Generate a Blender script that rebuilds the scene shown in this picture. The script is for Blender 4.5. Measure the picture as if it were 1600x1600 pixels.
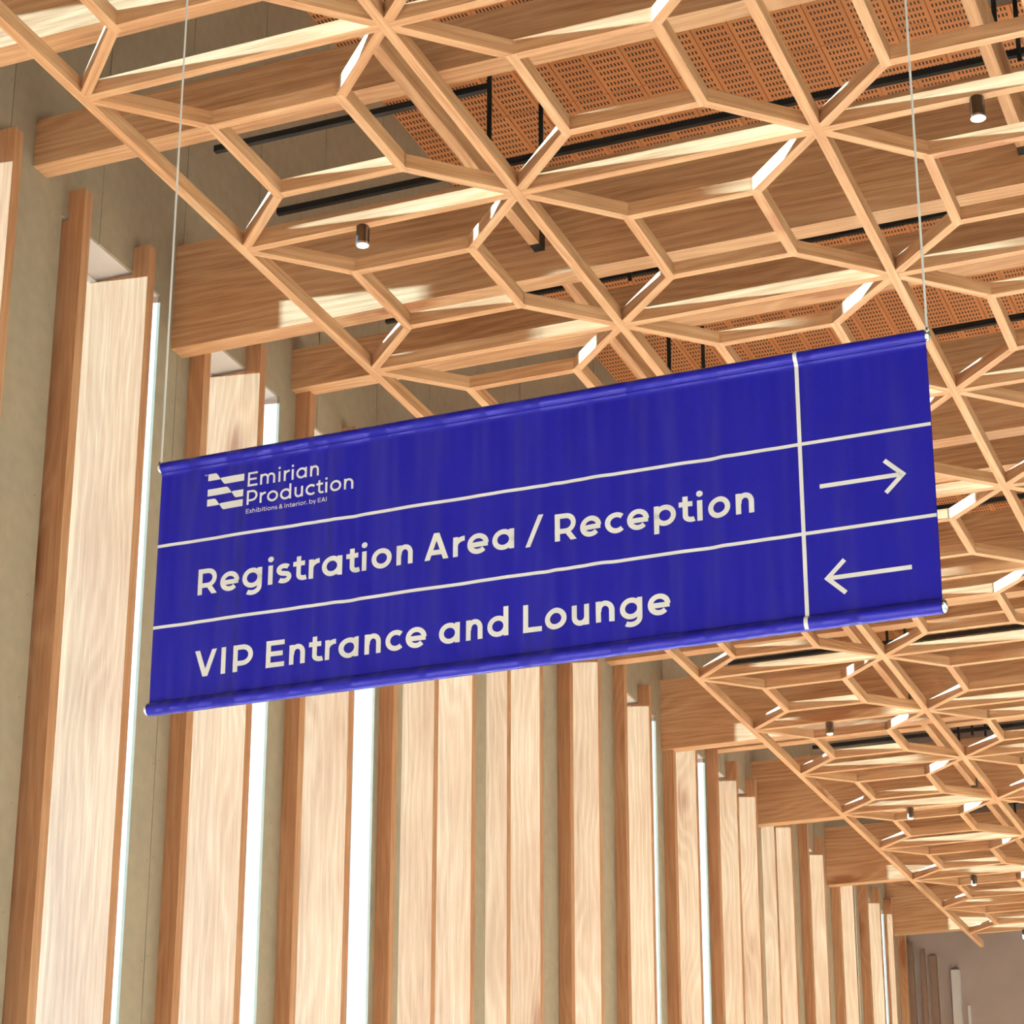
import bpy, math, random
from mathutils import Vector, Matrix

for o in list(bpy.data.objects):
    bpy.data.objects.remove(o, do_unlink=True)
scene = bpy.context.scene
COL = scene.collection
random.seed(7)

# ---------------------------------------------------------------- units
# The hall is laid out on its own grid: one lattice bay = 1 unit = 2 m.
# Unit heights are counted from the underside of the timber lattice.
S = 2.0
ZF = -4.6                       # floor, in units
def W(x, y, z):
    return Vector((x * S, y * S, (z - ZF) * S))

# ---------------------------------------------------------------- camera
yaw, pitch = -0.386192, 0.334205
fw = Vector((math.sin(yaw) * math.cos(pitch), math.cos(yaw) * math.cos(pitch), math.sin(pitch)))
rt = Vector((math.cos(yaw), -math.sin(yaw), 0))
up = rt.cross(fw)
cd = bpy.data.cameras.new('camera')
cam = bpy.data.objects.new('camera', cd)
COL.objects.link(cam)
cam.matrix_world = Matrix.Translation(W(3.45145, -4.99673, -3.79411)) @ Matrix((rt, up, -fw)).transposed().to_4x4()
cd.sensor_width = 36.0
cd.lens = 3557.43 / 1600 * 36.0
cd.shift_x = (800 - 813.95) / 1600
cd.shift_y = (1008.5 - 800) / 1600
cd.clip_end = 500
scene.camera = cam

# ---------------------------------------------------------------- world, sun, exposure
wd = bpy.data.worlds.new('sky')
scene.world = wd
wd.use_nodes = True
bg = wd.node_tree.nodes['Background']
bg.inputs[0].default_value = (1.0, 0.92, 0.80, 1)
bg.inputs[1].default_value = 1.1
sd = bpy.data.lights.new('sun', 'SUN')
sun = bpy.data.objects.new('sun', sd)
COL.objects.link(sun)
SUN = Vector((1.0, 0.199, -0.09)).normalized()
sun.rotation_euler = SUN.to_track_quat('-Z', 'Y').to_euler()
sun.location = W(-6, -2, 2)
sd.energy = 39.0
sd.angle = math.radians(0.8)
sd.color = (0.61, 1.11, 1.43)
vs = scene.view_settings
vs.view_transform = 'Standard'
vs.look = 'None'
vs.exposure = 0.0
vs.gamma = 1.0
vs.use_curve_mapping = False

# ---------------------------------------------------------------- materials
def new_mat(name):
    m = bpy.data.materials.new(name)
    m.use_nodes = True
    nt = m.node_tree
    return m, nt, nt.nodes['Principled BSDF']

def node(nt, t, **kw):
    n = nt.nodes.new(t)
    for k, v in kw.items():
        setattr(n, k, v)
    return n

def math_n(nt, op, a, b=None, c=None):
    n = node(nt, 'ShaderNodeMath', operation=op)
    for i, v in enumerate((a, b, c)):
        if v is None:
            continue
        if isinstance(v, (int, float)):
            n.inputs[i].default_value = v
        else:
            nt.links.new(v, n.inputs[i])
    return n.outputs[0]

def ramp(nt, fac, stops):
    r = node(nt, 'ShaderNodeValToRGB')
    el = r.color_ramp.elements
    while len(el) < len(stops):
        el.new(0.5)
    for e, (p, c) in zip(el, stops):
        e.position = p
        e.color = (*c, 1)
    nt.links.new(fac, r.inputs[0])
    return r.outputs[0]

def wood(name, dark, mid, light, rough=0.5, contrast=1.0, spec=0.3):
    """straight grained timber; the UVs run in metres along and across each piece"""
    m, nt, b = new_mat(name)
    L = nt.links.new
    uv = node(nt, 'ShaderNodeUVMap')
    inf = node(nt, 'ShaderNodeObjectInfo')
    sep = node(nt, 'ShaderNodeSeparateXYZ')
    L(uv.outputs[0], sep.inputs[0])
    rnd = math_n(nt, 'MULTIPLY', inf.outputs['Random'], 91.0)
    u = math_n(nt, 'ADD', sep.outputs[0], rnd)
    v = math_n(nt, 'ADD', sep.outputs[1], rnd)
    def coords(su, sv):
        c = node(nt, 'ShaderNodeCombineXYZ')
        L(math_n(nt, 'MULTIPLY', u, su), c.inputs[0])
        L(math_n(nt, 'MULTIPLY', v, sv), c.inputs[1])
        return c.outputs[0]
    def noise(vec, scale, detail, r=0.6, dist=0.0):
        n = node(nt, 'ShaderNodeTexNoise')
        L(vec, n.inputs['Vector'])
        n.inputs['Scale'].default_value = scale
        n.inputs['Detail'].default_value = detail
        n.inputs['Roughness'].default_value = r
        n.inputs['Distortion'].default_value = dist
        return n.outputs[0]
    vo = node(nt, 'ShaderNodeTexVoronoi')
    L(coords(0.42, 1.5), vo.inputs['Vector'])
    vo.inputs['Scale'].default_value = 1.0
    mr = node(nt, 'ShaderNodeMapRange', interpolation_type='SMOOTHSTEP')
    L(vo.outputs['Distance'], mr.inputs[0])
    mr.inputs[1].default_value = 0.40
    mr.inputs[2].default_value = 0.0
    knot = mr.outputs[0]
    core = math_n(nt, 'POWER', knot, 5.0)
    big = noise(coords(0.34, 1.8), 1.0, 2)
    ph = math_n(nt, 'ADD', math_n(nt, 'MULTIPLY', v, 75.0), math_n(nt, 'MULTIPLY', big, 44.0))
    ph = math_n(nt, 'ADD', ph, math_n(nt, 'MULTIPLY', knot, 16.0))
    ring = math_n(nt, 'MULTIPLY_ADD', math_n(nt, 'SINE', ph), 0.5, 0.5)
    ring = math_n(nt, 'POWER', ring, 1.8)
    streak = noise(coords(1.3, 52.0), 1.0, 5, 0.65, 0.4)
    fine = noise(coords(6.0, 210.0), 1.0, 3)
    patch = noise(coords(0.45, 1.2), 1.0, 3)
    f = math_n(nt, 'MULTIPLY', ring, 0.17 * contrast)
    f = math_n(nt, 'ADD', f, math_n(nt, 'MULTIPLY', math_n(nt, 'SUBTRACT', streak, 0.5), 0.95 * contrast))
    f = math_n(nt, 'ADD', f, math_n(nt, 'MULTIPLY', math_n(nt, 'SUBTRACT', fine, 0.5), 0.45 * contrast))
    f = math_n(nt, 'ADD', f, math_n(nt, 'MULTIPLY', math_n(nt, 'SUBTRACT', patch, 0.5), 1.0 * contrast))
    f = math_n(nt, 'SUBTRACT', f, math_n(nt, 'MULTIPLY', core, 0.85 * contrast))
    f = math_n(nt, 'ADD', f, 0.42)
    c = ramp(nt, f, [(0.08, dark), (0.48, mid), (0.92, light)])
    L(c, b.inputs['Base Color'])
    b.inputs['Roughness'].default_value = rough
    b.inputs['Specular IOR Level'].default_value = spec
    bp = node(nt, 'ShaderNodeBump')
    bp.inputs['Strength'].default_value = 0.12
    bp.inputs['Distance'].default_value = 0.004
    L(streak, bp.inputs['Height'])
    L(bp.outputs[0], b.inputs['Normal'])
    return m

WOOD = wood('oiled_oak', (0.26, 0.100, 0.039), (0.475, 0.247, 0.120), (0.64, 0.395, 0.225))
FINW = wood('cherry_wood', (0.22, 0.076, 0.028), (0.385, 0.188, 0.092), (0.54, 0.33, 0.195), contrast=0.65)

def plain(name, col, rough=0.6, metal=0.0, noise_amt=0.0, scale=30.0, spec=0.3):
    m, nt, b = new_mat(name)
    b.inputs['Base Color'].default_value = (*col, 1)
    b.inputs['Roughness'].default_value = rough
    b.inputs['Metallic'].default_value = metal
    b.inputs['Specular IOR Level'].default_value = spec
    if noise_amt:
        tc = node(nt, 'ShaderNodeTexCoord')
        n = node(nt, 'ShaderNodeTexNoise')
        n.inputs['Scale'].default_value = scale
        n.inputs['Detail'].default_value = 5
        nt.links.new(tc.outputs['Object'], n.inputs['Vector'])
        lo = tuple(c * (1 - noise_amt) for c in col)
        hi = tuple(min(1, c * (1 + noise_amt)) for c in col)
        nt.links.new(ramp(nt, n.outputs[0], [(0.3, lo), (0.7, hi)]), b.inputs['Base Color'])
    return m

TAUPE = plain('taupe_board', (0.275, 0.217, 0.150), 0.85, noise_amt=0.07, scale=9)
SEAM = plain('dark_joint', (0.06, 0.045, 0.035), 0.9)
SCREW = plain('screw_head', (0.13, 0.10, 0.075), 0.6)
WHITE = plain('white_plaster', (0.66, 0.575, 0.525), 0.7, noise_amt=0.02)
BLACK = plain('black_steel', (0.012, 0.011, 0.011), 0.45)
FLOOR = plain('pale_terrazzo', (0.62, 0.61, 0.59), 0.6, noise_amt=0.08, scale=12)
BACKW = plain('brown_wall', (0.22, 0.15, 0.11), 0.8, noise_amt=0.05, scale=2)
RIGHTW = plain('tan_wall', (0.30, 0.21, 0.14), 0.8, noise_amt=0.05, scale=2)
ENDW = plain('mauve_plaster', (0.25, 0.185, 0.155), 0.8, noise_amt=0.05, scale=2)
TRIMB = plain('dark_brown_trim', (0.15, 0.085, 0.055), 0.7)
PALE = plain('pale_metal', (0.62, 0.56, 0.52), 0.4)
CHROME = plain('polished_steel', (0.80, 0.80, 0.82), 0.18, 1.0)
GUN = plain('dark_chrome', (0.22, 0.19, 0.17), 0.22, 1.0)
CABLE = plain('steel_cable', (0.82, 0.80, 0.77), 0.4, 0.2)
PRINT = plain('white_print', (0.86, 0.82, 0.77), 0.6)

def cloth_mat():
    m, nt, b = new_mat('blue_banner_fabric')
    tc = node(nt, 'ShaderNodeTexCoord')
    w1 = node(nt, 'ShaderNodeTexNoise')
    mp = node(nt, 'ShaderNodeMapping')
    mp.inputs['Scale'].default_value = (40, 1, 420)
    nt.links.new(tc.outputs['Object'], mp.inputs[0])
    nt.links.new(mp.outputs[0], w1.inputs['Vector'])
    w1.inputs['Scale'].default_value = 1.0
    nt.links.new(ramp(nt, w1.outputs[0], [(0.3, (0.0075, 0.0065, 0.185)), (0.7, (0.0100, 0.0090, 0.228))]), b.inputs['Base Color'])
    fo = node(nt, 'ShaderNodeTexNoise')
    fm = node(nt, 'ShaderNodeMapping')
    fm.inputs['Scale'].default_value = (6.5, 0.0, 0.75)
    nt.links.new(tc.outputs['Object'], fm.inputs[0])
    nt.links.new(fm.outputs[0], fo.inputs['Vector'])
    fo.inputs['Scale'].default_value = 1.0
    fo.inputs['Detail'].default_value = 1.5
    bu = node(nt, 'ShaderNodeBump')
    bu.inputs['Strength'].default_value = 0.85
    bu.inputs['Distance'].default_value = 0.10
    nt.links.new(fo.outputs[0], bu.inputs['Height'])
    nt.links.new(bu.outputs[0], b.inputs['Normal'])
    b.inputs['Roughness'].default_value = 0.36
    b.inputs['Specular IOR Level'].default_value = 0.45
    b.inputs['Specular Tint'].default_value = (0.45, 0.45, 1.0, 1)
    b.inputs['Sheen Weight'].default_value = 0.06
    b.inputs['Sheen Roughness'].default_value = 0.4
    b.inputs['Sheen Tint'].default_value = (0.55, 0.55, 1.0, 1)
    return m
CLOTH = cloth_mat()

def emit(name, col, s):
    m, nt, b = new_mat(name)
    b.inputs['Base Color'].default_value = (*col, 1)
    b.inputs['Emission Color'].default_value = (*col, 1)
    b.inputs['Emission Strength'].default_value = s
    return m
LENS = emit('lit_lens', (1.0, 0.95, 0.88), 9.0)

def glass_mat():
    m = bpy.data.materials.new('clear_pane')
    m.use_nodes = True
    nt = m.node_tree
    nt.nodes.clear()
    out = node(nt, 'ShaderNodeOutputMaterial')
    mx = node(nt, 'ShaderNodeMixShader')
    tr = node(nt, 'ShaderNodeBsdfTransparent')
    gl = node(nt, 'ShaderNodeBsdfGlossy')
    gl.inputs['Roughness'].default_value = 0.02
    mx.inputs[0].default_value = 0.06
    nt.links.new(tr.outputs[0], mx.inputs[1])
    nt.links.new(gl.outputs[0], mx.inputs[2])
    nt.links.new(mx.outputs[0], out.inputs[0])
    return m
GLASS = glass_mat()

PANW = 0.18                     # ceiling panel width (units)
def perforated():
    m, nt, b = new_mat('perforated_copper_board')
    L = nt.links.new
    uv = node(nt, 'ShaderNodeUVMap')
    sep = node(nt, 'ShaderNodeSeparateXYZ')
    L(uv.outputs[0], sep.inputs[0])
    x, y = sep.outputs[0], sep.outputs[1]      # units, from the panel's corner
    cu = math_n(nt, 'FRACT', math_n(nt, 'DIVIDE', math_n(nt, 'SUBTRACT', x, 0.018), 0.018))
    cv = math_n(nt, 'FRACT', math_n(nt, 'DIVIDE', y, 0.05))
    hx = math_n(nt, 'LESS_THAN', math_n(nt, 'ABSOLUTE', math_n(nt, 'SUBTRACT', cu, 0.5)), 0.235)
    hy = math_n(nt, 'LESS_THAN', math_n(nt, 'ABSOLUTE', math_n(nt, 'SUBTRACT', cv, 0.5)), 0.27)
    ix = math_n(nt, 'MULTIPLY', math_n(nt, 'GREATER_THAN', x, 0.018), math_n(nt, 'LESS_THAN', x, 0.162))
    hole = math_n(nt, 'MULTIPLY', math_n(nt, 'MULTIPLY', hx, hy), ix)
    inf = node(nt, 'ShaderNodeObjectInfo')
    base = ramp(nt, inf.outputs['Random'], [(0.0, (0.39, 0.142, 0.047)), (1.0, (0.455, 0.175, 0.060))])
    mx = node(nt, 'ShaderNodeMix', data_type='RGBA')
    L(hole, mx.inputs['Factor'])
    L(base, mx.inputs['A'])
    mx.inputs['B'].default_value = (0.02, 0.008, 0.004, 1)
    L(mx.outputs['Result'], b.inputs['Base Color'])
    b.inputs['Roughness'].default_value = 0.6
    b.inputs['Specular IOR Level'].default_value = 0.25
    return m
PERF = perforated()

# ---------------------------------------------------------------- mesh helpers
class MB:
    """collects faces in hall units; UVs in metres along (u) and across (v) the grain"""
    def __init__(self):
        self.v, self.f, self.uv, self.sm = [], [], [], []
    def quad(self, pts, uvs=None, smooth=False):
        i = len(self.v)
        self.v += [tuple(p) for p in pts]
        self.f.append(tuple(range(i, i + len(pts))))
        self.uv.append(uvs or [(0, 0)] * len(pts))
        self.sm.append(smooth)
    def box(self, x0, x1, y0, y1, z0, z1, ax=0):
        P = [(x, y, z) for x in (x0, x1) for y in (y0, y1) for z in (z0, z1)]
        F = [((0, 1, 3, 2), 0), ((4, 6, 7, 5), 0), ((0, 4, 5, 1), 1), ((2, 3, 7, 6), 1), ((0, 2, 6, 4), 2), ((1, 5, 7, 3), 2)]
        for k, (f, n) in enumerate(F):
            pts = [P[i] for i in f]
            if n == ax:
                o = [a for a in range(3) if a != ax]
                uvs = [(p[o[0]] * S * 0.2 + k, p[o[1]] * S) for p in pts]
            else:
                o = 3 - n - ax
                uvs = [(p[ax] * S, p[o] * S + k * 1.37) for p in pts]
            self.quad(pts, uvs)
    def bar(self, a, b, w, z0, z1, ext=0.0):
        """upright timber bar from a to b (plan points)"""
        a, b = Vector(a), Vector(b)
        d = (b - a).normalized()
        n = Vector((-d.y, d.x)) * (w / 2)
        a, b = a - d * ext, b + d * ext
        Ln = (b - a).length * S
        c = [a - n, b - n, b + n, a + n]
        lo = [(p.x, p.y, z0) for p in c]
        hi = [(p.x, p.y, z1) for p in c]
        w *= S; h = (z1 - z0) * S
        self.quad([lo[0], lo[3], lo[2], lo[1]], [(0, 0), (0, w), (Ln, w), (Ln, 0)])
        self.quad(hi, [(0, 2), (Ln, 2), (Ln, 2 + w), (0, 2 + w)])
        self.quad([lo[0], lo[1], hi[1], hi[0]], [(0, 4), (Ln, 4), (Ln, 4 + h), (0, 4 + h)])
        self.quad([lo[2], lo[3], hi[3], hi[2]], [(0, 6), (Ln, 6), (Ln, 6 + h), (0, 6 + h)])
        self.quad([lo[1], lo[2], hi[2], hi[1]], [(0, 8), (.01, 8), (.01, 8 + h), (0, 8 + h)])
        self.quad([lo[3], lo[0], hi[0], hi[3]], [(0, 9), (.01, 9), (.01, 9 + h), (0, 9 + h)])
    def tube(self, pts, r, n=8, caps=True):
        pts = [Vector(p) for p in pts]
        rings = []
        for i, p in enumerate(pts):
            d = (pts[min(i + 1, len(pts) - 1)] - pts[max(i - 1, 0)]).normalized()
            a = d.cross(Vector((0.31, 0.17, 0.93)) if abs(d.z) < 0.9 else Vector((1, 0, 0))).normalized()
            b = d.cross(a)
            rr = r[i] if isinstance(r, (list, tuple)) else r
            rings.append([p + (a * math.cos(2 * math.pi * k / n) + b * math.sin(2 * math.pi * k / n)) * rr for k in range(n)])
        for i in range(len(rings) - 1):
            for k in range(n):
                self.quad([rings[i][k], rings[i + 1][k], rings[i + 1][(k + 1) % n], rings[i][(k + 1) % n]][::-1], None, True)
        if caps:
            self.quad(rings[0]); self.quad(rings[-1][::-1])
    def mesh(self, name, org=(0, 0, 0)):
        me = bpy.data.meshes.new(name)
        ox, oy, oz = org
        me.from_pydata([((x - ox) * S, (y - oy) * S, (z - oz) * S) for x, y, z in self.v], [], self.f)
        ul = me.uv_layers.new(name='UVMap')
        flat = [c for u in self.uv for p in u for c in p]
        ul.data.foreach_set('uv', flat)
        me.polygons.foreach_set('use_smooth', self.sm)
        me.update()
        return me
    def build(self, name, mat, parent=None, org=(0, 0, 0), weld=False):
        me = self.mesh(name, org)
        me.materials.append(mat)
        if weld:
            import bmesh
            bm = bmesh.new(); bm.from_mesh(me)
            bmesh.ops.remove_doubles(bm, verts=bm.verts, dist=1e-5)
            bm.to_mesh(me); bm.free()
        return place(name, me, parent, org)

def place(name, me, parent=None, org=(0, 0, 0)):
    o = bpy.data.objects.new(name, me)
    COL.objects.link(o)
    if parent is None:
        o.location = W(*org)
    else:
        o.parent = parent
        po = parent.get('_org', (0, 0, 0))
        o.location = Vector([(a - b) * S for a, b in zip(org, po)])
    o['_org'] = tuple(float(a) for a in org)
    return o

def thing(name, org, label, cat, group=None):
    o = bpy.data.objects.new(name, None)
    COL.objects.link(o)
    o.empty_display_size = 0.2
    o.location = W(*org)
    o['_org'] = tuple(float(a) for a in org)
    return tag(o, label, cat, group)

def tag(o, label, cat, group=None):
    o['label'] = label
    o['category'] = cat
    if group:
        o['group'] = group
    return o

def struct(o):
    o['kind'] = 'structure'
    return o

def ordinal(n):
    w = ['first', 'second', 'third', 'fourth', 'fifth', 'sixth', 'seventh', 'eighth', 'ninth', 'tenth', 'eleventh', 'twelfth',
         'thirteenth', 'fourteenth', 'fifteenth', 'sixteenth', 'seventeenth', 'eighteenth', 'nineteenth', 'twentieth']
    t = {20: 'twenty', 30: 'thirty'}
    if n <= 20:
        return w[n - 1]
    return t[n // 10 * 10] + '-' + w[n % 10 - 1] if n % 10 else {30: 'thirtieth'}[n]

# ---------------------------------------------------------------- hall dimensions (units)
XW = -0.885                     # face of the left wall boards
XP = -1.047                     # window pane plane
ZH = 0.45                       # window head
ZC = 2.48                       # ceiling
YE = 14.62                      # end wall
YB = -8.0                       # wall behind the viewer
XR = 7.0
WIN = [k for k in range(-8, 14) if k != -2]             # windows at y = k+0.2 ... k+0.9; those behind the viewer are added for light

# ---------------------------------------------------------------- structure
m = MB(); m.box(-1.4, XR + .2, YB - .2, YE + .2, ZF - .1, ZF); struct(m.build('floor', FLOOR))
m = MB(); m.box(-1.4, XR, YB - .2, YE + .2, ZC + .012, ZC + .12); ceiling = struct(m.build('ceiling', SEAM))
m = MB(); m.box(-1.4, XR, YB - .2, YB, ZF, ZC + .012); struct(m.build('wall_back', BACKW))  # unseen wall, put in dark to hold back light from behind
m = MB(); m.box(XR, XR + .2, YB - .2, YE + .2, ZF, ZC + .012); struct(m.build('wall_right', RIGHTW))  # unseen wall, put in to cut sky light from the right
wall_end = MB(); wall_end.box(XW - .3, XR, YE, YE + .2, ZF, ZC + .012); wall_end = struct(wall_end.build('wall_end', ENDW))

# left wall: white plastered core with window openings, faced with taupe boards
m = MB()
xc0, xc1 = XP - .034, XW - 0.012
m.box(xc0, xc1, YB, YE, ZH, ZC + .012, 1)
m.box(xc0, xc1, YB, WIN[0] + .2, ZF, ZH, 2)
for k in WIN:
    nxt = [w for w in WIN if w > k]
    m.box(xc0, xc1, k + .9, nxt[0] + .2 if nxt else YE, ZF, ZH, 2)  # one window is left out, so solid wall keeps sun off the banner
wall_left = struct(m.build('wall_left', WHITE))

PW = 0.6
def panel_cols(y0, y1):
    """spans of y0..y1 that are wall below the window heads"""
    out, y = [], y0
    for k in WIN:
        a, b = k + .2, k + .9
        if b <= y or a >= y1:
            continue
        if a > y:
            out.append((y, a))
        y = max(y, b)
    if y < y1:
        out.append((y, y1))
    return out
GAP = 0.0022
k = -15
while True:
    y0, y1 = 0.85 + PW * k + GAP, 0.85 + PW * (k + 1) - GAP
    k += 1
    if y0 > YE:
        break
    y1 = min(y1, YE - .001)
    m = MB()
    m.box(xc1, XW, y0, y1, ZH, ZC, 2)
    for a, b in panel_cols(y0, y1):
        m.box(xc1, XW, a, b, ZF, ZH, 2)
    p = m.build('wall_board', TAUPE, wall_left)
    # screw heads: pairs beside the joints and down the middle of each board
    s = MB()
    for zz in [ZC - .2 - .37 * i for i in range(19)]:
        for yy in (y0 + .018, y1 - .018, (y0 + y1) / 2 + .01):
            z2 = zz + (.012 if yy < y0 + .1 else -.012)
            if z2 < ZH + .02 and any(w + .19 < yy < w + .91 for w in WIN):
                continue
            c = [(XW + .0006, yy + .0034 * math.cos(t * math.pi / 3), z2 + .0034 * math.sin(t * math.pi / 3)) for t in range(6)]
            s.quad(c)
    q = s.build('screw_heads', SCREW, p)
    q['kind'] = 'stuff'

for i, k in enumerate(WIN):
    m = MB()
    fy0, fy1 = k + .2, k + .9
    for a, b, c, d in ((fy0, fy0 + .012, ZF + .02, ZH), (fy1 - .012, fy1, ZF + .02, ZH), (fy0, fy1, ZH - .012, ZH), (fy0, fy1, ZF, ZF + .02)):
        m.box(XP - .03, XP, a, b, c, d, 2)
    f = struct(m.build('window_%d' % (i + 1), WHITE))
    m = MB(); m.box(XP - .017, XP - .013, fy0 + .012, fy1 - .012, ZF + .02, ZH - .012)
    m.build('pane', GLASS, f)

# ceiling boards, only where the photograph can look up past the beams
def ceiling_board():
    m = MB()
    g = 0.0018
    x0, x1, y0, y1, z0, z1 = g, PANW - g, g, 1.2 - g, 0, .012
    m.box(x0, x1, y0, y1, z0, z1)
    for i, (vs_, u) in enumerate(zip(m.f, m.uv)):
        m.uv[i] = [(m.v[j][0], m.v[j][1]) for j in vs_]
    me = m.mesh('ceiling_board')
    me.materials.append(PERF)
    return me
cb = ceiling_board()
x = -0.90
nb = 0
while x < 3.4:
    y = 4.195 - 1.2 * 2
    while y < YE - .5:
        # what a viewer near the camera can see lies inside a widening strip
        if x < 0.9 + (y - 1.8) * 0.30 + 0.6:
            if y + 1.2 <= YE + .2:
                place('ceiling_board', cb, ceiling, (x, y, ZC))
                nb += 1
        y += 1.2
    x += PANW

# ---------------------------------------------------------------- wall fins
FX = -0.815                     # front of the fins
FT = 0.05
FTOP = 0.555
n = 0
for k in range(-1, 30):
    y0 = 1.235 + 0.4525 * k
    y1 = y0 + FT
    if y1 > YE - .15:
        break
    m = MB()
    m.box(XW + .0004, FX, y0, y1, ZF, FTOP, 2)
    for w in WIN:
        a, b = max(y0, w + .2), min(y1, w + .9)
        if b - a > .012:
            m.box(XP - .048, XW + .0004, a, b, ZF + .021, ZH - .0125, 2)
    n += 1
    o = m.build('wall_fin', FINW, None, (0, y0, ZF))
    tag(o, 'tall timber fin on the left wall, %s counted from the left edge of the photo' % ordinal(n), 'wall fin', 'tall timber fins along the left wall')

# ---------------------------------------------------------------- ceiling beams
BT = 0.09
BTOP = 0.72
XB = 5.2
deep, shal = 0, 0
beam_mesh = {}
for y in range(-1, 15):
    d = (y % 2 == 0)
    zb = 0.262 if d else 0.53
    if d not in beam_mesh:
        m = MB(); m.box(XW + .0005, XB, -0.003, BT - .003, zb, BTOP, 0)
        me = m.mesh('beam', (XW, 0, zb)); me.materials.append(WOOD)
        beam_mesh[d] = me
    if d:
        deep += 1
        o = place('deep_ceiling_beam', beam_mesh[d], None, (XW, y, zb))
        tag(o, 'deep timber beam across the ceiling, %s deep one from the top left corner' % ordinal(deep), 'ceiling beam', 'deep ceiling beams')
    else:
        if y < 0:
            continue
        shal += 1
        o = place('shallow_ceiling_beam', beam_mesh[d], None, (XW, y, zb))
        tag(o, 'shallow timber ceiling beam, %s shallow one from the top left corner' % ordinal(shal), 'ceiling beam', 'shallow ceiling beams')

# joists running along the hall, each ending in a black steel shoe on a deep beam
jm = MB(); jm.box(0, .04, BT - .003, 1.94, .37, .528, 1); jme = jm.mesh('joist'); jme.materials.append(WOOD)
sm_ = MB(); sm_.box(0, .04, 1.94, 1.9965, .37, .528, 1); sme = sm_.mesh('steel_shoe'); sme.materials.append(BLACK)
n = {}
for xj, side in ((0.664, 'beside the second lattice rail'), (2.46, 'at the top right')):
    for y in range(0, 14, 2):
        if xj > 2 and y > 2:
            continue
        n[side] = n.get(side, 0) + 1
        t = thing('ceiling_joist', (xj, y, .37), 'slim joist with black end shoe %s, %s from near end' % (side, ordinal(n[side])), 'joist', 'joists between deep beams')
        t['_org'] = (xj, y, .37)
        place('timber', jme, t, (xj, y, 0))
        place('steel_shoe', sme, t, (xj, y, 0))

# black hanger tracks above the beams
tm = MB(); tm.box(-0.432, 5.0, -.011, .011, .765, .79, 0); tme = tm.mesh('channel'); tme.materials.append(BLACK)
ts_ = MB(); ts_.box(-0.432, .687, -.011, .011, .765, .79, 0); tme_s = ts_.mesh('channel'); tme_s.materials.append(BLACK)
i = 0
yy = 1.5
while yy < 14.2:
    i += 1
    t = thing('hanger_track', (0, yy, .765), 'black steel track above the ceiling beams, %s from the near end' % ordinal(i), 'hanger track', 'black tracks above the beams')
    place('channel', tme_s if yy < 1.6 else tme, t, (0, yy, 0))
    half = abs(yy - round(yy)) > .1
    yo = 0.0 if half else -.02
    for xr in ((0.695, 2.49) if yy < 4 else (0.695,)):
        r = MB()
        zb = .528 if half else .735
        r.box(xr - .008, xr + .008, yy - .02, yy - .0115, zb, 1.0, 2)
        r.build('rod', BLACK, t)
    yy += 0.5

# ---------------------------------------------------------------- timber lattice
LW, LH = 0.032, 0.050
Q = 0.28
lat = thing('timber_lattice', (0, -1, 0), 'timber lattice of star-shaped hubs and hexagons hung under the ceiling beams', 'lattice')
NI, J0, J1 = 3, -1, 13
for i in range(NI + 1):
    m = MB(); m.bar((i, J0 - .3), (i, J1 + .55), LW, 0.0, LH)
    m.build('rail', WOOD, lat)
def strut(name, a, b, zoff, ext, cache={}):
    d = (round(b[0] - a[0], 4), round(b[1] - a[1], 4), name)
    if d not in cache:
        m = MB(); m.bar((0, 0), (d[0], d[1]), LW, zoff, LH - zoff, ext)
        me = m.mesh(name); me.materials.append(WOOD)
        cache[d] = me
    place(name, cache[d], lat, (a[0], a[1], 0))
for j in range(J0, J1 + 1):
    for i in range(NI):
        strut('cross_bar', (i + LW / 2, j), (i + 1 - LW / 2, j), .0006, 0)
for j in range(J0, J1):
    for i in range(NI):
        c = {(a, b): (i + (Q if a == 0 else 1 - Q), j + (Q if b == 0 else 1 - Q)) for a in (0, 1) for b in (0, 1)}
        for (a, b), p in c.items():
            strut('diagonal_strut', (i + a, j + b), p, .0012, 0.004)
        strut('frame_bar', c[0, 0], c[1, 0], .0009, LW / 2)
        strut('frame_bar', c[0, 1], c[1, 1], .0009, LW / 2)
        strut('frame_bar', c[0, 0], c[0, 1], .0004, LW / 2)
        strut('frame_bar', c[1, 0], c[1, 1], .0004, LW / 2)

# ---------------------------------------------------------------- downlights under the lattice
def lathe(prof, n=20):
    m = MB()
    for (r0, z0), (r1, z1) in zip(prof, prof[1:]):
        for k in range(n):
            a, b = 2 * math.pi * k / n, 2 * math.pi * (k + 1) / n
            q = [(r0 * math.cos(a), r0 * math.sin(a), z0), (r0 * math.cos(b), r0 * math.sin(b), z0),
                 (r1 * math.cos(b), r1 * math.sin(b), z1), (r1 * math.cos(a), r1 * math.sin(a), z1)]
            m.quad(q, None, True)
    return m
DR, DH = 0.0225, 0.070
hm = lathe([(0.0001, 0), (DR * .93, 0), (DR, -.003), (DR, -DH), (DR * .82, -DH), (DR * .80, -DH + .012)])
hme = hm.mesh('housing'); hme.materials.append(GUN)
rm = lathe([(DR * 1.03, -DH + .006), (DR * 1.03, -DH - .001), (DR * .84, -DH - .001), (DR * .82, -DH + .006)]); rme = rm.mesh('rim'); rme.materials.append(CHROME)
lm = lathe([(DR * .80, -DH + .006), (DR * .5, -DH - .002), (0.0001, -DH - .003)]); lme = lm.mesh('lens'); lme.materials.append(LENS)
i = 0
LAMPS = []
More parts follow.
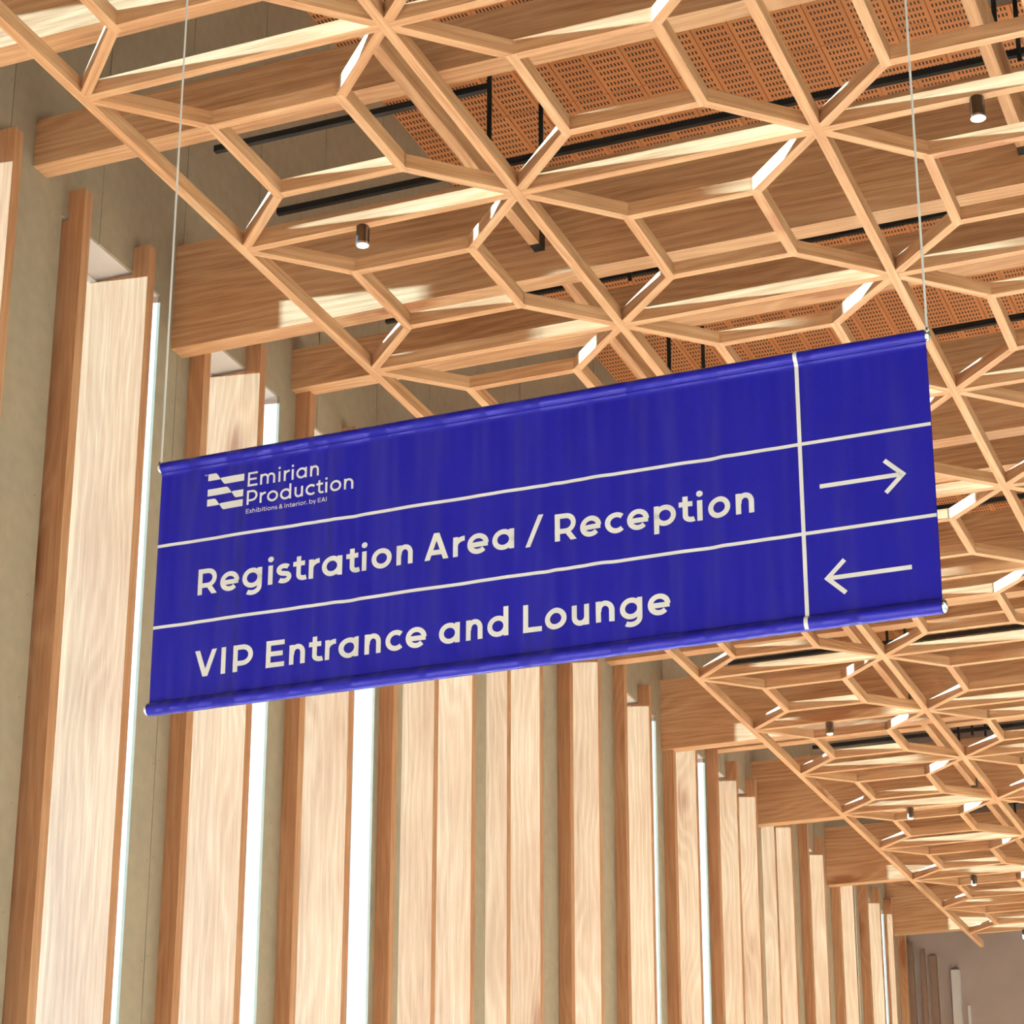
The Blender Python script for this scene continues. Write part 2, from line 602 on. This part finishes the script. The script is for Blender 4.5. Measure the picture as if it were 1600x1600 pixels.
for xs in (0.447, 2.49, 4.53):  # right row and those behind the viewer are unseen, added to light the floor
    for y in range(-7, 14, 2):
        if y == -1:
            continue
        i += 1
        if y < 0:
            lab = 'added unseen downlight behind the viewer, %s from the near end in %s row' % (ordinal((9 + y) // 2), {0: 'left', 2: 'middle', 4: 'right'}[int(xs)])
        elif xs > 1:
            lab = 'cylindrical downlight in the %s row, %s from the near end' % ('middle' if xs < 4 else 'added unseen far right', ordinal((y + 1) // 2))
        else:
            lab = 'dark chrome cylindrical downlight beside the left lattice rail, %s from the near end' % ordinal((y + 1) // 2)
        t = thing('downlight', (xs, y, 0), lab, 'downlight', 'cylindrical downlights under the lattice')
        for nm, me in (('housing', hme), ('rim', rme), ('lens', lme)):
            place(nm, me, t, (xs, y, 0))
        ld = bpy.data.lights.new('downlight_lamp', 'SPOT')
        ld.energy = 22500
        ld.color = (1.0, 0.93, 0.77)
        ld.spot_size = math.radians(46)
        ld.spot_blend = 0.7
        ld.shadow_soft_size = 0.05
        lo = bpy.data.objects.new('downlight_lamp', ld)
        COL.objects.link(lo)
        lo.parent = t
        lo.location = (0, 0, (-DH - .02) * S)

# ---------------------------------------------------------------- end of the hall
m = MB(); m.box(-.476, -.405, YE - .05, YE, ZF, .03, 2); struct(m.build('trim_1', PALE))
m = MB(); m.box(-.352, -.330, YE - .03, YE, ZF, -.285, 2); struct(m.build('trim_2', PALE))
m = MB(); m.box(-.86, -.80, YE - .06, YE, ZF, .30, 2); m.box(-.74, -.70, YE - .03, YE, ZF, .24, 2); struct(m.build('trim_3', TRIMB))
m = MB(); m.box(-.66, -.60, YE - .03, YE, ZF, .17, 2); struct(m.build('trim_4', TRIMB))

# ---------------------------------------------------------------- banner
BY = -1.0
BX0, BX1 = 0.969, 2.677
BZ1, BZ0 = -1.756, -2.344
RT, RB = 0.0125, 0.0145
banner = thing('hanging_banner', ((BX0 + BX1) / 2, BY, BZ0), 'long blue fabric wayfinding banner with white lettering and arrows', 'banner')
def smooth(a, b, t):
    t = max(0.0, min(1.0, (t - a) / (b - a)))
    return t * t * (3 - 2 * t)
random.seed(3)
FOLD = [(random.uniform(BX0 + .05, BX1 - .25), random.uniform(.012, .030), random.uniform(-1, 1), random.uniform(-.05, .05)) for _ in range(34)]
def wave(x, z):
    """depth of the cloth: soft vertical folds, fading towards both rods"""
    e = smooth(BZ1 - .02, BZ1 - .12, z) * smooth(BZ0 + .03, BZ0 + .10, z)
    d = 0.0
    for xc, w, a, sl in FOLD:
        q = (x + sl * (z + 2.05) - xc) / w
        d += a * math.exp(-q * q)
    d *= 0.0030
    d += 0.0012 * math.sin(x * 31 + 0.8 * math.sin(z * 4)) * smooth(BX1, BX0 + .5, x)
    return d * (.15 + .85 * e)
def profile(z):
    """offset towards the viewer (negative y) of the two rod pockets"""
    zt, zb = BZ1 - RT, BZ0 + RB
    o = 0.0
    if z > BZ1 - 2 * RT:
        o = math.sqrt(max(0.0, RT * RT - (z - zt) ** 2))
    elif z > BZ1 - 2 * RT - .008:
        o = 0.004 * smooth(BZ1 - 2 * RT - .008, BZ1 - 2 * RT, z)
    if z < BZ0 + 2 * RB:
        o = math.sqrt(max(0.0, RB * RB - (z - zb) ** 2)) if z < zb else RB * math.cos(min(1, (z - zb) / RB) * math.pi / 2) ** .6 + 0.0
    return o
def surf(x, z, lift=0.0):
    return (x, BY + wave(x, z) - profile(z) - lift, z)
zs = []
for k in range(13):
    zs.append(BZ1 - RT + RT * math.cos(math.pi * k / 12))
zs += [BZ1 - 2 * RT - .002, BZ1 - 2 * RT - .0045, BZ1 - 2 * RT - .008, BZ1 - 2 * RT - .014]
z0_, z1_ = BZ1 - 2 * RT - .02, BZ0 + 2 * RB + .004
zs += [z0_ + (z1_ - z0_) * k / 60 for k in range(61)]
for k in range(17):
    zs.append(BZ0 + RB + RB * math.cos(math.pi * k / 16))
nx = 360
m = MB()
grid = [[surf(BX0 + (BX1 - BX0) * i / nx, z) for i in range(nx + 1)] for z in zs]
for a, b in zip(grid, grid[1:]):
    for i in range(nx):
        m.quad([a[i], b[i], b[i + 1], a[i + 1]], None, True)
# back of the pockets and of the cloth
back = [BZ1 - RT + RT * math.cos(math.pi * k / 8) for k in range(9)] + [BZ0 + RB + RB * math.cos(math.pi * k / 8) for k in range(9)]
def bk(x, z):
    if z > BZ1 - 2 * RT - 1e-6:
        o = math.sqrt(max(0.0, RT * RT - (z - BZ1 + RT) ** 2))
    else:
        o = math.sqrt(max(0.0, RB * RB - (z - BZ0 - RB) ** 2))
    return (x, BY + wave(x, z) + .0015 + o, z)
nb2 = 60
rows = []
for z in [back[0]] + back[1:9] + [BZ1 - .1, -1.95, -2.1, -2.2, BZ0 + .1] + back[9:]:
    rows.append([(bk(BX0 + (BX1 - BX0) * i / nb2, z) if (z > BZ1 - 2 * RT - 1e-6 or z < BZ0 + 2 * RB + 1e-6) else
                  (BX0 + (BX1 - BX0) * i / nb2, BY + wave(BX0 + (BX1 - BX0) * i / nb2, z) + .006, z)) for i in range(nb2 + 1)])
for a, b in zip(rows, rows[1:]):
    for i in range(nb2):
        m.quad([a[i], a[i + 1], b[i + 1], b[i]], None, True)
m.build('cloth', CLOTH, banner, weld=True)
for nm, zc, r in (('top_rod', BZ1 - RT, RT * .7), ('bottom_rod', BZ0 + RB, RB * .7)):
    m = MB(); m.tube([(BX0 - .004, BY, zc), (BX1 + .004, BY, zc)], r, 16)
    m.build(nm, CHROME, banner)
for xx, sg in ((BX0, -1), (BX1, 1)):
    for zc, r in ((BZ1 - RT, RT), (BZ0 + RB, RB)):
        m = MB()
        m.tube([(xx + sg * .001, BY, zc), (xx + sg * .004, BY, zc), (xx + sg * .0075, BY, zc), (xx + sg * .0095, BY, zc)], [r * .9, r * .92, r * .7, r * .25], 16)
        if zc > -2:
            ring = [(xx + sg * .005, BY + .009 * math.cos(2 * math.pi * k / 14), zc + .006 + .009 * math.sin(2 * math.pi * k / 14)) for k in range(15)]
            m.tube(ring, .0022, 6, False)
        m.build('end_cap', CHROME, banner)

# --- printing: every stroke follows the cloth
LIFT = 0.0011
def ribbon(m, pts, hw, closed=False, step=0.012):
    P = [Vector(p) for p in pts]
    out = []
    for a, b in zip(P, P[1:]):
        nseg = max(1, int((b - a).length / step))
        out += [a.lerp(b, k / nseg) for k in range(nseg)]
    out.append(P[-1])
    L_, R_ = [], []
    for i, p in enumerate(out):
        if closed and i in (0, len(out) - 1):
            d0, d1 = (out[-1] - out[-2]).normalized(), (out[1] - out[0]).normalized()
        else:
            d0 = (p - out[i - 1]).normalized() if i else (out[1] - p).normalized()
            d1 = (out[i + 1] - p).normalized() if i < len(out) - 1 else d0
        t = (d0 + d1)
        t = t.normalized() if t.length > 1e-6 else d1
        nrm = Vector((-t.y, t.x))
        k = 1 / max(.5, nrm.dot(Vector((-d1.y, d1.x))))
        L_.append(p + nrm * hw * k); R_.append(p - nrm * hw * k)
    for i in range(len(out) - 1):
        m.quad([surf(q.x, q.y, LIFT) for q in (L_[i], R_[i], R_[i + 1], L_[i + 1])])
def arc(cx, cy, rx, ry, a0, a1, n=18):
    return [(cx + rx * math.cos(math.radians(a0 + (a1 - a0) * k / n)), cy + ry * math.sin(math.radians(a0 + (a1 - a0) * k / n))) for k in range(n + 1)]
XH = 0.735
def glyph(ch, w):
    """centre-line strokes of a geometric sans; cap height 1. returns (strokes, polys, width, left, right bearing)"""
    h = w / 2
    r = XH / 2 + .012
    st, po = [], []
    def diag(x0, y0, x1, y1, ww=w):
        ln = math.hypot(x1 - x0, y1 - y0)
        e = ww / 2 * ln / abs(y1 - y0)
        po.append([(x0 - e, y0), (x0 + e, y0), (x1 + e, y1), (x1 - e, y1)])
        return e
    rd = r - h
    RO = .012
    def bowl(cx):
        st.append(arc(cx, XH / 2, rd, rd, 0, 360, 36))
    if ch == 'E':
        st += [[(h, 0), (h, 1)], [(0, h), (.70, h)], [(0, .505), (.63, .505)], [(0, 1 - h), (.69, 1 - h)]]; return st, po, .70, .13, .07
    if ch == 'L':
        st += [[(h, 0), (h, 1)], [(0, h), (.64, h)]]; return st, po, .64, .13, .03
    if ch == 'I':
        st += [[(h, 0), (h, 1)]]; return st, po, w, .14, .14
    if ch in 'PR':
        yb = .30 if ch == 'R' else .255
        yb += h * .6
        rr = (1 - h - yb) / 2
        xc = .74 - h - rr
        st += [[(h, 0), (h, 1)], [(0, 1 - h), (xc, 1 - h)] + arc(xc, 1 - h - rr, rr, rr, 90, -90, 18)[1:] + [(0, yb)]]
        if ch == 'R':
            diag(.42, yb, .66, 0)
            return st, po, .66 + w * .62, .13, .05
        return st, po, .74, .13, .04
    if ch == 'V':
        e = .62 * w
        diag(.0 + e, 1, .435, 0); diag(.87 - e, 1, .435, 0); return st, po, .87, .0, .02
    if ch == 'A':
        e = .62 * w
        diag(.0 + e, 0, .435, 1); diag(.87 - e, 0, .435, 1); st.append([(.2, .27), (.67, .27)]); return st, po, .87, .02, .02
    if ch == '/':
        diag(.06, -.05, .50, 1.1, w * .85); return st, po, .56, .02, .02
    if ch == 'a':
        bowl(r); st.append([(2 * r - h, 0), (2 * r - h, XH)]); return st, po, 2 * r, .065, .11
    if ch == 'd':
        bowl(r); st.append([(2 * r - h, 0), (2 * r - h, 1.055)]); return st, po, 2 * r, .065, .11
    if ch == 'b':
        bowl(r); st.append([(h, 0), (h, 1.055)]); return st, po, 2 * r, .11, .065
    if ch == 'p':
        bowl(r); st.append([(h, -.27), (h, XH)]); return st, po, 2 * r, .11, .065
    if ch == 'g':
        bowl(r)
        xr = 2 * r - h
        hook = arc(xr - .285, .02, .285, .225, 0, -128, 16)
        st.append([(xr, XH), (xr, .02)] + hook[1:]); return st, po, 2 * r, .065, .11
    if ch == 'o':
        bowl(r); return st, po, 2 * r, .065, .065
    if ch == 'c':
        st.append(arc(r, XH / 2, rd, rd, 46, 314, 28)); return st, po, r + rd * .78 + h * .4, .065, .045
    if ch == 'e':
        st.append(arc(r, XH / 2, rd, rd, 0, 316, 32) ); st.append([(h, XH / 2 - .03), (2 * r - h * .35, XH / 2 - .03)]); return st, po, 2 * r, .065, .055
    if ch == 'i':
        st.append([(h, 0), (h, XH)])
        c = (h, XH + .235)
        po.append([(c[0] + w * .62 * math.cos(k * math.pi / 8), c[1] + w * .62 * math.sin(k * math.pi / 8)) for k in range(16)])
        return st, po, w, .12, .12
    if ch in 'nh':
        ra = .30 - h
        st.append([(h, 0), (h, XH if ch == 'n' else 1.055)])
        xr = .61 - h
        st.append([(h, XH - .34)] + arc((h + xr) / 2 + .01, XH - .325 , (xr - h) / 2 - .01, .325 + .01 - h, 180, 0, 18) + [(xr, 0)])
        return st, po, .61, .115, .105
    if ch == 'm':
        st.append([(h, 0), (h, XH)])
        x1 = .535; x2 = 1.06 - h
        for a, b in ((h, x1), (x1, x2)):
            st.append(arc((a + b) / 2, XH - .30, (b - a) / 2, .30 + .01 - h, 180, 0, 16) + [(b, 0)])
        return st, po, 1.06, .115, .105
    if ch == 'u':
        xr = .60 - h
        st.append([(xr, 0), (xr, XH)])
        st.append([(h, XH), (h, .31)] + arc((h + xr) / 2, .31, (xr - h) / 2, .32 - h, 180, 360, 18)[1:])
        return st, po, .60, .11, .115
    if ch == 'r':
        st.append([(h, 0), (h, XH)])
        st.append(arc(.40, XH - .34, .40 - h, .34 + .012 - h, 172, 88, 10))
        return st, po, .40, .115, .035
    if ch == 't':
        xc = .13 + h
        st.append([(xc, .93), (xc, .23)] + arc(xc + .20, .23, .20, .235 - h, 180, 300, 12)[1:])
        st.append([(0, XH - h * .95), (.46, XH - h * .95)])
        return st, po, .46, .03, .03
    if ch == 's':
        ry = (XH + .02 - w) / 4
        cx = .265
        yt = XH + .01 - h - ry
        yb = -.01 + h + ry
        st.append(arc(cx, yt, .20, ry, 38, 90, 6)[:-1] + arc(cx, yt, .20, ry, 90, 250, 14) + arc(cx, yb, .20, ry, 70, -90, 14)[1:] + arc(cx + 0, yb, .23, ry, 270, 222, 6)[1:])
        return st, po, .53, .04, .05
    if ch == 'x':
        e = w * .6
        diag(e, 0, .56 - e, XH); diag(e, XH, .56 - e, 0); return st, po, .56, .02, .02
    if ch == 'y':
        e = w * .55
        diag(e, XH, .30, .02); diag(.60 - e, XH, .20, -.26); return st, po, .60, .02, .02
    if ch == '&':
        st.append(arc(.33, .77, .17, .16, -50, 230, 20)); st.append([(.22, .64), (.70, .04)]); st.append([(.44, .64), (.30, .54)] + arc(.28, .27, .24, .23, 100, 330, 18) + [(.66, .42)])
        return st, po, .72, .06, .05
    if ch == '.':
        po.append([(.09 + .1 * math.cos(k * math.pi / 6), .09 + .1 * math.sin(k * math.pi / 6)) for k in range(12)]); return st, po, .18, .06, .06
    if ch in 'TM':
        if ch == 'T':
            st += [[(0, 1 - h), (.6, 1 - h)], [(.3, 0), (.3, 1)]]; return st, po, .6, .05, .05
        st += [[(h, 0), (h, 1)], [(.8 - h, 0), (.8 - h, 1)], [(h, 1), (.4, .3), (.8 - h, 1)]]; return st, po, .8, .08, .08
    return st, po, .3, 0, 0
def write(text, x0, x1, base, cap, w, name='lettering'):
    gl = []
    x = 0.0
    for i, ch in enumerate(text):
        if ch == ' ':
            x += .30; continue
        st, po, wd_, lb, rb = glyph(ch, w)
        if gl:
            x += lb
        gl.append((x, st, po))
        end = x + wd_
        x = end + rb
    k = (x1 - x0) / end
    m = MB()
    for gx, st, po in gl:
        if cap > .02:
            m = MB()
        for s_ in st:
            P = [(x0 + (gx + px) * k, base + py * cap) for px, py in s_]
            cl = (Vector(P[0]) - Vector(P[-1])).length < 1e-6
            # the stroke keeps its weight in both directions
            ribbon(m, P, w / 2 * (cap * .5 + k * .5), cl)
        for p_ in po:
            q_ = [(x0 + (gx + px) * k, base + py * cap) for px, py in p_]
            if len(q_) == 4:        # slanted strokes are cut into short steps
                for n_ in range(8):
                    a_, b_ = n_ / 8, (n_ + 1) / 8
                    lf = lambda t: (q_[0][0] + (q_[3][0] - q_[0][0]) * t, q_[0][1] + (q_[3][1] - q_[0][1]) * t)
                    rg = lambda t: (q_[1][0] + (q_[2][0] - q_[1][0]) * t, q_[1][1] + (q_[2][1] - q_[1][1]) * t)
                    m.quad([surf(*p, LIFT) for p in (lf(a_), rg(a_), rg(b_), lf(b_))])
            else:
                m.quad([surf(px, py, LIFT) for px, py in q_])
        if cap > .02:
            m.build('letter', PRINT, banner)
    if cap <= .02:
        m.build(name, PRINT, banner)['kind'] = 'stuff'
CAP, B1, B2 = 0.0593, -2.0842, -2.2710
for t, a, b in (('Registration', 1.0745, 1.5849), ('Area', 1.6104, 1.8123), ('/', 1.8376, 1.8743), ('Reception', 1.9011, 2.3205)):
    write(t, a, b, B1, CAP, .178)
for t, a, b in (('VIP', 1.0748, 1.2170), ('Entrance', 1.2475, 1.6188), ('and', 1.6459, 1.8), ('Lounge', 1.8313, 2.1438)):
    write(t, a, b, B2, CAP, .178)
write('Emirian', 1.1870, 1.3584, -1.8486, .0333, .142)
write('Production', 1.1864, 1.4404, -1.8914, .0333, .142)
write('Exhibitions & Interior. by EAI', 1.1858, 1.3788, -1.9116, .0100, .13)
write('TM', 1.0781, 1.0849, -1.8062, .0036, .16)
def fill(m, top, bot, xs_):
    for a, b in zip(xs_, xs_[1:]):
        m.quad([surf(a, bot(a), LIFT), surf(b, bot(b), LIFT), surf(b, top(b), LIFT), surf(a, top(a), LIFT)])
def logo_bar(l, r_, zt, zb, a, px, c, T, B):
    m = MB()
    zp = (zb + T) / 2
    fill(m, lambda x: zt + (zp - zt) * smooth(a, px + (px - a) * .55, x) / smooth(a, px + (px - a) * .55, px), lambda x: min(zb, zt + (zp - zt) * smooth(a, px + (px - a) * .55, x) / smooth(a, px + (px - a) * .55, px)), [l + (px - l) * k / 24 for k in range(25)])
    s0 = px - (c - px) * .55
    q0 = smooth(s0, c, px)
    fill(m, lambda x: T if x > px + .003 else zp + (T - zp) * (x - px) / .003, lambda x: zp + (B - zp) * (smooth(s0, c, x) - q0) / (1 - q0), [px + (r_ - px) * k / 30 for k in range(31)])
    m.build('logo_ribbon', PRINT, banner)
logo_bar(1.0875, 1.1777, -1.8030, -1.8191, 1.1050, 1.1178, 1.1312, -1.8158, -1.8322)
logo_bar(1.0874, 1.1770, -1.8392, -1.8554, 1.1335, 1.1474, 1.1605, -1.8527, -1.8690)
logo_bar(1.0872, 1.1767, -1.8626, -1.8792, 1.1040, 1.1172, 1.1300, -1.8760, -1.8921)
def line(name, pts, t):
    m = MB()
    for s_ in pts:
        ribbon(m, s_, t / 2, False, .0016 if abs(s_[0][0] - s_[1][0]) < 1e-6 else .008)
    m.build(name, PRINT, banner)
line('divider_line', [[(BX0, -1.9562), (BX1, -1.9562)]], .0072)
line('divider_line', [[(BX0, -2.1453), (BX1, -2.1453)]], .0072)
line('divider_line', [[(2.4173, BZ1 - .0003), (2.4173, BZ0 + .001)]], .0080)
line('arrow', [[(2.4534, -2.0516), (2.614, -2.0516)], [(2.5825, -2.0179), (2.6175, -2.0516), (2.5825, -2.0853)]], .0090)
line('arrow', [[(2.6238, -2.2436), (2.463, -2.2436)], [(2.4950, -2.2099), (2.4600, -2.2436), (2.4950, -2.2773)]], .0090)

# suspension cables, from the top rod up to the lattice bars above
for xx, nm in ((BX0 - .004, 'left'), (BX1 + .004, 'right')):
    m = MB()
    m.tube([(xx, BY + .001 * (1 if k % 2 else -1) * 0, BZ1 - RT + .012 + (0.0 - BZ1 + RT - .012) * k / 12) for k in range(13)], .0024, 8)
    o = m.build('suspension_cable', CABLE, None, (xx, BY, BZ1))
    tag(o, 'thin pale steel cable rising from the %s end of the blue banner' % nm, 'cable', 'banner suspension cables')

for o in bpy.data.objects:
    if '_org' in o:
        del o['_org']
